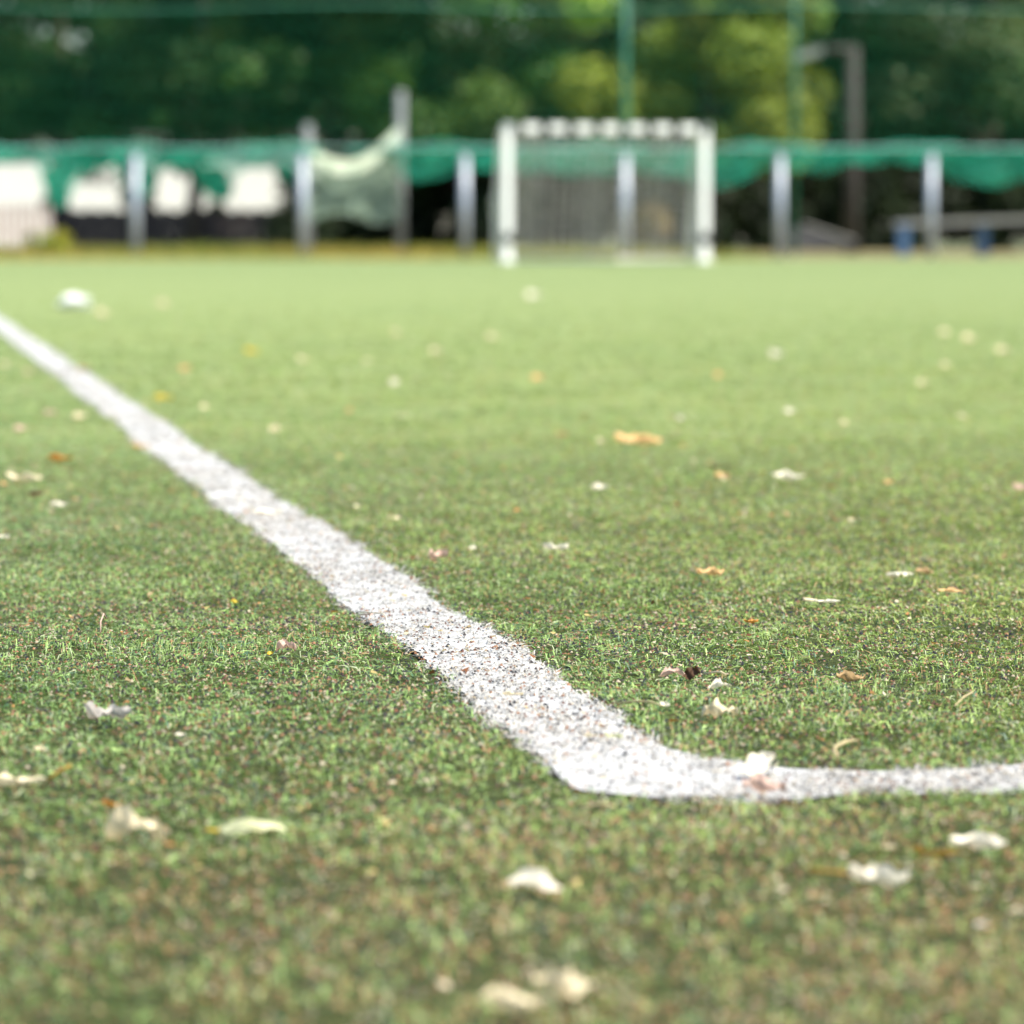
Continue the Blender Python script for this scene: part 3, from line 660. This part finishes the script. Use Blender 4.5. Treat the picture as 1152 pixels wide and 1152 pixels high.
# tall ball-stop net
bo = empty('ball_stop_net', EY * (FENCE + .35))
mb = MB()
def top_y(px): return 9 + 3 * math.sin(px * .012)
mesh_px = list(np.arange(-260, 1420, 4.2))
for px in mesh_px:
    mb.tube([at_fence(px, 168, .35), at_fence(px, 90, .35 + .06 * math.sin(px * .05)), at_fence(px, top_y(px), .35)], .0017, 3, False)
for k in range(38):
    q = k / 37
    mb.tube([at_fence(px, 166 + (top_y(px) - 166) * q + 1.6 * math.sin(px * .017 + k), .35 + .06 * math.sin(px * .05)) for px in mesh_px[::8]], .0022, 3, False)
nn = mb.build('netting', M['green_cord'], bo); nn['kind'] = 'stuff'
mb = MB(); mb.tube([at_fence(px, top_y(px) - 1, .35) for px in mesh_px[::8]], .03, 6); mb.build('top_rope', M['green_paint'], bo, True)
mb = MB(); mb.tube([at_fence(px, 168, .35) for px in mesh_px[::8]], .022, 6); mb.build('bottom_rope', M['green_paint'], bo, True)
tag(bo, 'tall fine-meshed green ball-stop net hanging above the fence', 'net')
for px, lab in ((703, 'tall green net pole rising behind the goal'), (893, 'thin tall green net pole between goal and lamp post'), (-120, 'green net pole past the photo edge by the pale pickets'), (1290, 'green net pole past the photo edge by the bench')):
    b0 = at_fence(px, 300, .75); b0[2] = -.02; rr = .065 if px != 893 else .04
    mb = MB(); mb.tube([b0, b0 + (0, 0, 3), b0 + (0, 0, 5.6)], [rr, rr, rr * .8], 12); po = empty('net_pole', b0); p = mb.build('shaft', M['green_paint'], po, True)
    mb = MB(); mb.tube([b0, b0 + (0, 0, .06)], rr * 1.8, 12); mb.build('base_plate', M['galv'], po)
    mb = MB(); mb.tube([b0 + (0, 0, 5.6), b0 + (0, 0, 5.68)], [rr * .9, rr * .3], 12); mb.build('cap', M['green_paint'], po)
    tag(po, lab, 'pole', 'green net poles')
# net screen with sagging pale band between two grey posts
so = empty('net_screen', at_fence(396, 300, .9) * np.array((1, 1, 0)))
for px, yt in ((347, 139), (451, 102)):
    b0 = at_fence(px, 300, .9); b0[2] = 0; tp = at_fence(px, yt, .9)
    mb = MB(); mb.tube([b0, (b0[0], b0[1], tp[2])], .085, 12); mb.build('post', M['slate'], so, True)
band = [(347, 168), (360, 180), (376, 187), (392, 189), (408, 185), (424, 174), (438, 160), (449, 150)]
mb = MB(); pts = [at_fence(px, py, .72) for px, py in band]
for h in (-1, 1):
    pass
Vb = []
for p in pts: Vb += [p + (0, -.02, -.13), p + (0, -.02, .13), p + (0, .02, .13), p + (0, .02, -.13)]
Fb = []
for i in range(len(pts) - 1):
    for q in range(4): Fb.append((i * 4 + q, i * 4 + (q + 1) % 4, i * 4 + 4 + (q + 1) % 4, i * 4 + 4 + q))
mb.raw(Vb, Fb + [(0, 1, 2, 3), (31, 30, 29, 28)]); mb.build('top_band', M['band'], so)
mb = MB(); colz = []
for i, px in enumerate(np.arange(347, 451, 1.9)):
    yt = np.interp(px, [b_[0] for b_ in band], [b_[1] for b_ in band]); yb = 245 - 6 * math.sin(px * .07)
    colz.append([at_fence(px, yt + (yb - yt) * k / 7, .72 + .04 * math.sin(px * .2 + k)) for k in range(8)])
for c in colz: mb.tube(c, .006, 3, False)
for k in range(8): mb.tube([c[k] for c in colz[::4]], .010, 3, False)
for k in range(7): mb.tube([(c[k] + c[k + 1]) / 2 for c in colz[::4]], .010, 3, False)
nn = mb.build('netting', M['sheet'], so); nn['kind'] = 'stuff'
tag(so, 'pale net with sagging white band hung between two grey posts', 'net screen')

# ------------------------------------------------------------------ behind the fence
def ground_at(px, Y): p = at_depth(px, 300, Y); p[2] = 0; return p
b0 = ground_at(958, 76); lo = empty('lamp_post', b0)
top = at_depth(958, 52, 76)
mb = MB(); mb.tube([b0, (b0[0], b0[1], top[2])], [.17, .13], 12); mb.build('pole', M['wood_post'], lo, True)
e1 = at_depth(890, 66, 75.6)
mb = MB(); mb.tube([(b0[0], b0[1], top[2] - .05), at_depth(925, 56, 75.8)], [.08, .07], 8); mb.build('arm', M['wood_post'], lo, True)
c = (at_depth(925, 56, 75.8) + e1) / 2; ax = (e1 - at_depth(925, 56, 75.8)) / 2
mb = MB(); mb.box(c, ax, np.array((0, .12, 0)), np.array((0, 0, .075))); hd = mb.build('lamp_head', M['lamp_grey'], lo)
mb = MB(); mb.box(c - (0, 0, .085), ax * .8, np.array((0, .09, 0)), np.array((0, 0, .008))); mb.build('lens', M['bench_top'], hd, origin=np.array(lo.location))
tag(lo, 'brown lamp post with a drooping arm and pale lamp head', 'lamp post')
# long bench top on blue legs at the right
b0 = ground_at(1085, 72); be = empty('bench', b0)
a, e = at_depth(1006, 252, 72.5), at_depth(1230, 244, 71.5); d = (e - a) / 2
mb = MB(); mb.box((a + e) / 2, d, np.array((0, .2, 0)), np.array((0, 0, .05))); mb.build('seat', M['bench_top'], be)
for px in (1016, 1105, 1195):
    q = ground_at(px, 72.2); zt = np.interp(px, (1006, 1230), (a[2], e[2])) - .05
    mb = MB(); mb.box((q[0], q[1], zt / 2), np.array((.11, 0, 0)), np.array((0, .16, 0)), np.array((0, 0, zt / 2))); mb.build('leg', M['blue'], be)
tag(be, 'long pale bench top on blue legs beyond the fence', 'bench')
b0 = ground_at(920, 73); ra = empty('slanted_slab', b0); M['wedge'] = simple('dark_wedge', (.06, .06, .065), .8, .2, 4)
mb = MB(); P_ = [at_depth(884, 256, 73), at_depth(905, 254, 73), at_depth(962, 272, 73), at_depth(962, 278, 73), at_depth(884, 282, 73)]
Vv = [p for p in P_] + [p + np.array((0, .5, 0)) for p in P_]
mb.raw(Vv, [(0, 1, 2, 3, 4), (9, 8, 7, 6, 5), (0, 5, 6, 1), (1, 6, 7, 2), (2, 7, 8, 3), (3, 8, 9, 4), (4, 9, 5, 0)]); so_ = mb.build('wedge', M['wedge'], ra)
mb = MB(); mb.box((P_[1] + P_[2]) / 2 + np.array((0, .25, .03)), (P_[2] - P_[1]) / 2 * 1.03, np.array((0, .28, 0)), np.array((0, 0, .02))); mb.build('top_board', M['bench_top'], ra)
tag(ra, 'low grey wedge with a pale sloping board beside the lamp post', 'ramp')
# fences at the left: pale pickets, dark boards
pf = empty('picket_fence', ground_at(10, 88))
for px in np.arange(-140, 60, 8.5):
    q = ground_at(px, 88); zt = at_depth(px, 228 + (px % 3), 88)[2]
    mb = MB(); mb.raw([(q[0] - .06, 87.98, 0), (q[0] + .06, 87.98, 0), (q[0] + .06, 87.98, zt - .06), (q[0], 87.98, zt), (q[0] - .06, 87.98, zt - .06), (q[0] - .06, 88.0, 0), (q[0] + .06, 88.0, 0), (q[0] + .06, 88.0, zt - .06), (q[0], 88.0, zt), (q[0] - .06, 88.0, zt - .06)],
                      [(0, 1, 2, 3, 4), (9, 8, 7, 6, 5), (0, 5, 6, 1), (1, 6, 7, 2), (2, 7, 8, 3), (3, 8, 9, 4), (4, 9, 5, 0)]); mb.build('picket', M['picket'], pf)
for py in (238, 258):
    a, e = at_depth(-145, py, 88.04), at_depth(60, py, 88.04); mb = MB(); mb.box((a + e) / 2, (e - a) / 2, np.array((0, .03, 0)), np.array((0, 0, .05))); mb.build('rail', M['picket'], pf)
tag(pf, 'pale pinkish picket fence at the far edge, cut off by the photo edge', 'fence')
df = empty('board_fence', ground_at(200, 90))
for i, px in enumerate(np.arange(66, 470, 7.0)):
    q = ground_at(px, 90); zt = at_depth(px, 236 + 2 * math.sin(i * 2.1), 90)[2]
    mb = MB(); mb.box((q[0], 90 + .012 * (i % 2), zt / 2), np.array((.075, 0, 0)), np.array((0, .012, 0)), np.array((0, 0, zt / 2))); mb.build('board', M['dark_board'], df)
a, e = at_depth(66, 245, 90.07), at_depth(470, 245, 90.07); mb = MB(); mb.box((a + e) / 2, (e - a) / 2, np.array((0, .03, 0)), np.array((0, 0, .05))); mb.build('rail', M['dark_board'], df)
tag(df, 'dark brown board fence below the bright gaps in the trees', 'fence')

# low white building beyond the board fence, its sunlit wall shows through the gaps
HY = 108.0; hx0, hx1 = ground_at(-330, HY)[0], ground_at(352, HY)[0]; hc = (hx0 + hx1) / 2; hw = (hx1 - hx0) / 2
ho = empty('white_building', (hc, HY + 3, 0))
mb = MB(); mb.box((hc, HY + 3, 1.7), np.array((hw, 0, 0)), np.array((0, 3, 0)), np.array((0, 0, 1.7))); mb.build('wall', M['render'], ho)
mb = MB(); e = .35
mb.raw([(hc - hw - e, HY - e, 3.405), (hc + hw + e, HY - e, 3.405), (hc + hw + e, HY + 6 + e, 3.405), (hc - hw - e, HY + 6 + e, 3.405), (hc - hw - e, HY + 3, 3.6), (hc + hw + e, HY + 3, 3.6)],
       [(0, 3, 2, 1), (0, 1, 5, 4), (2, 3, 4, 5), (0, 4, 3), (1, 2, 5)]); mb.build('roof', M['roof'], ho)
tag(ho, 'low white building glaring between the dark trunks beyond the board fence', 'building')
# ------------------------------------------------------------------ vegetation
def leaf_cloud(rs, centres, radii, n, size, base, var, squash=.8):
    ci = rs.integers(0, len(centres), n) if len(centres) > 1 else np.zeros(n, int)
    w8 = np.array([r ** 2 for r in radii]); ci = rs.choice(len(centres), n, p=w8 / w8.sum())
    d = rs.normal(size=(n, 3)); d /= np.linalg.norm(d, axis=1)[:, None]
    rad = np.asarray(radii)[ci] * (rs.random(n) ** .45)
    P = np.asarray(centres)[ci] + d * rad[:, None] * np.array((1, 1, squash))
    a = rs.normal(size=(n, 3)) * .7 + d * 1.2 + np.array((0, 0, .5)); a /= np.linalg.norm(a, axis=1)[:, None]
    b = np.cross(a, rs.normal(size=(n, 3))); b /= np.linalg.norm(b, axis=1)[:, None]; c = np.cross(a, b)
    s = size * rs.uniform(.6, 1.4, n)[:, None]
    V = np.stack([P - b * s, P + c * s * .55 + a * s * .15, P + b * s, P - c * s * .55 + a * s * .15], 1).reshape(-1, 3)
    F = np.arange(n)[:, None] * 4 + np.arange(4)[None]
    ct = np.array(base)[None] * np.exp(rs.normal(0, var, (len(centres), 1))) * (1 + rs.normal(0, .08, (len(centres), 3)))
    C = ct[ci] * np.exp(rs.normal(0, .22, (n, 1)))
    return V, F, np.clip(C, 0.004, .5)
def tree(px, Y, height, rx, bottom, label, base, n=17000, seed=0, size=.13, clumps=38, group='trees behind the ball-stop net', var=.5, gap=None):
    rs = np.random.default_rng(seed); b0 = ground_at(px, Y); o = empty('broadleaf_tree', b0)
    lean = rs.normal(0, .25, 2)
    top = np.array((lean[0], lean[1], height * .8))
    mb = MB(); mb.tube([(0, 0, -.05), (lean[0] * .1, lean[1] * .1, bottom * .5), (lean[0] * .4, lean[1] * .4, bottom + .6), top * .75, top], [.26, .19, .16, .09, .03], 9)
    tr = mb.build('trunk', M['bark'], o, True, origin=np.zeros(3))
    cen = []; rad = []
    for k in range(clumps):
        q = rs.random() ** .8; z = bottom + .7 + (height - bottom - 1.0) * q * (.98 if k % 3 else .35)
        env = rx * math.sin(math.pi * min(.97, .22 + .74 * q)) ** .7
        a = rs.uniform(0, 6.28); r_ = env * math.sqrt(rs.uniform(.12, 1))
        cen.append((lean[0] + r_ * math.cos(a), lean[1] + r_ * math.sin(a), z)); rad.append(rs.uniform(.6, 1.25) * rx / 3.2)
    for k in range(7):
        c = np.array(cen[k * 3]); s = np.array((lean[0] * .4, lean[1] * .4, min(max(bottom * .8, c[2] - 1.6), height * .6)))
        mb = MB(); mb.tube([s, (s + c) / 2 + (0, 0, .2), c], [.08, .055, .02], 6, False); mb.build('limb', M['bark'], o, True, origin=np.zeros(3))
    V, F, C = leaf_cloud(rs, np.array(cen), np.array(rad), n, size, base, var)
    link('crown', np_mesh('crown', V, F, C), o, M['foliage'])
    tag(o, label, 'tree', group)
DK, MD, LT = (.019, .045, .009), (.046, .085, .015), (.17, .225, .035)  # LT: sunlight on the bright crown is put into its leaf colour
# first row, its crowns fill the picture behind the net
tree(-90, 92, 10.5, 3.6, 1.9, 'dark tree past the pale pickets, mostly outside the photo', DK, seed=1)
tree(70, 95, 11, 3.6, 1.65, 'dark green tree with sky sparkling through, above the pale pickets', DK, seed=2, n=12000)
tree(215, 90, 10.5, 3.4, 1.6, 'dark tree above the bright gaps of the board fence', DK, seed=3)
tree(372, 93, 12, 3.5, 1.8, 'dark mid-green tree rising behind the sagging white band', MD, seed=4)
tree(520, 88, 11, 3.2, 1.4, 'mid-green tree just left of the goal', MD, seed=5)
tree(655, 96, 12, 3.4, 1.3, 'dark tree directly behind the tall green pole of the goal', DK, seed=6)
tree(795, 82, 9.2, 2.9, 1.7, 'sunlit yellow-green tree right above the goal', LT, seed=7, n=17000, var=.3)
tree(975, 94, 12, 3.6, 1.3, 'dark green tree behind the lamp post', DK, seed=8)
tree(1120, 90, 10.5, 3.2, 1.4, 'grey-green lighter tree above the bench', (.06, .09, .03), seed=9)
tree(1285, 92, 11, 3.5, 2.2, 'dark tree past the bench, mostly outside the photo', DK, seed=10)
# second row closes the gaps
for i, (px, lab) in enumerate(((-40, 'tall far tree seen between the two trees over the pickets'), (150, 'tall far tree filling the gap over the board fence'), (300, 'tall far tree between the bright gaps and the white band'), (450, 'tall far tree behind the taller grey post'), (590, 'tall far tree filling the gap left of the green pole'), (735, 'tall far tree hidden behind the sunlit one'), (880, 'tall far tree between sunlit tree and lamp post'), (1045, 'tall far tree between lamp post and lighter tree'), (1200, 'tall far tree at the photo edge over the bench'))):
    tree(px, 118 + 5 * (i % 2), 14, 5.0, 2.6 if px < 330 else .8, lab, DK, seed=20 + i, n=12000 if i > 1 else 7500, size=.23, clumps=62, group='tall trees in the row farther back')
def shrub(px, Y, w_, h_, label, base, n=3500, seed=0, name='shrub', size=.09, group='dark shrubs under the trees'):
    rs = np.random.default_rng(seed); b0 = ground_at(px, Y); o = empty(name, b0)
    cen = [(rs.uniform(-.5, .5) * w_ * .75, rs.uniform(-.4, .4), h_ * rs.uniform(.12, .82)) for _ in range(14)]
    rad = [rs.uniform(.16, .32) * max(.7, min(w_, h_)) for _ in cen]
    for k in range(4):
        c = cen[k]; mb = MB(); mb.tube([(c[0] * .2, 0, -.03), (c[0] * .6, c[1] * .5, c[2] * .6), c], [.035, .025, .01], 5, False); mb.build('stem', M['bark'], o, origin=np.zeros(3))
    V, F, C = leaf_cloud(rs, np.array(cen), np.array(rad), n, size, base, .25, 1.0)
    V[:, 2] = np.abs(V[:, 2])
    link('crown', np_mesh('crown', V, F, C), o, M['foliage'])
    tag(o, label, 'shrub', group)
for i, (px, w_, h_, lab) in enumerate(((69, .9, 2.6, 'slim dark shrub between the pickets and the first bright gap'), (154, 1.0, 2.7, 'slim dark shrub just right of the leftmost grey post'), (238, 1.0, 2.5, 'slim dark shrub between the two narrow bright gaps'), (335, .8, 2.6, 'dark shrub behind the second grey post'))):
    shrub(px, 91.5, w_, h_, lab, DK, seed=40 + i)
HB = [(365, 'dark bush low behind the pale hanging net'), (425, 'dark bush behind the taller grey net post'), (490, 'dark bush left of the goal'), (555, 'dark bush behind the left goal post'), (620, 'dark bush seen through the left half of the goal net'), (685, 'dark bush seen through the middle of the goal net'), (755, 'dark bush seen through the right half of the goal net'),
      (825, 'dark bush right beside the right goal post'), (895, 'dark bush behind the slanted slab'), (965, 'dark bush behind the foot of the lamp post'), (1035, 'dark bush behind the near end of the bench'), (1105, 'dark bush behind the middle of the bench'), (1175, 'dark bush at the photo edge behind the bench'), (1250, 'dark bush past the bench end outside the photo')]
for i, (px, lab) in enumerate(HB):
    shrub(px, 86 + (i % 3), 2.4, 2.5, lab, (.014, .024, .009), n=5200, seed=60 + i, size=.10)
shrub(55, 70.5, .8, .5, 'small bright yellow-green plant at the pitch edge beside the leftmost post', (.26, .32, .03), n=1100, seed=90, size=.05, name='low_plant', group=None)
shrub(732, 80, .8, 1.3, 'dry yellowing bush seen through the goal net', (.24, .17, .05), n=1600, seed=91, size=.07, group=None)
# tall dry grass and leaves along the fence line
n = 26000; a = rng.uniform(-16, 16, n); dd = rng.uniform(63.6, 78, n)
P = a[:, None] * EX[None] + dd[:, None] * EY[None]
hh = rng.uniform(.06, .20, n) * (.6 + .9 * vnoise(P[:, 0], P[:, 1], 1.3, 81)) * np.clip((dd - 63) / 3, .35, 1)
az = rng.uniform(0, 6.28, n); wv = np.stack([np.cos(az), np.sin(az), 0 * az], -1) * rng.uniform(.012, .03, n)[:, None]
P[:, 2] = np.clip((dd - 63) / 16, 0, 1) * .11 - .012
tip = P + np.stack([rng.normal(0, .05, n), rng.normal(0, .05, n), hh], -1)
V = np.stack([P - wv, P + wv, tip], 1).reshape(-1, 3); F = np.arange(n)[:, None] * 3 + np.arange(3)[None]
mixv = np.clip(vnoise(P[:, 0], P[:, 1], 2.2, 83) * 1.3 - .32 + rng.normal(0, .2, n) - (dd - 66) * .05, 0, 1)[:, None]
C = np.array((.17, .21, .04)) * (1 - mixv) + np.array((.50, .34, .10)) * mixv
tag(link('verge_grass', np_mesh('verge_grass', V, F, C * rng.uniform(.7, 1.3, (n, 1))), mat=M['foliage']), 'tall yellowing grass and dry leaves along the foot of the fence', 'grass', kind='stuff')
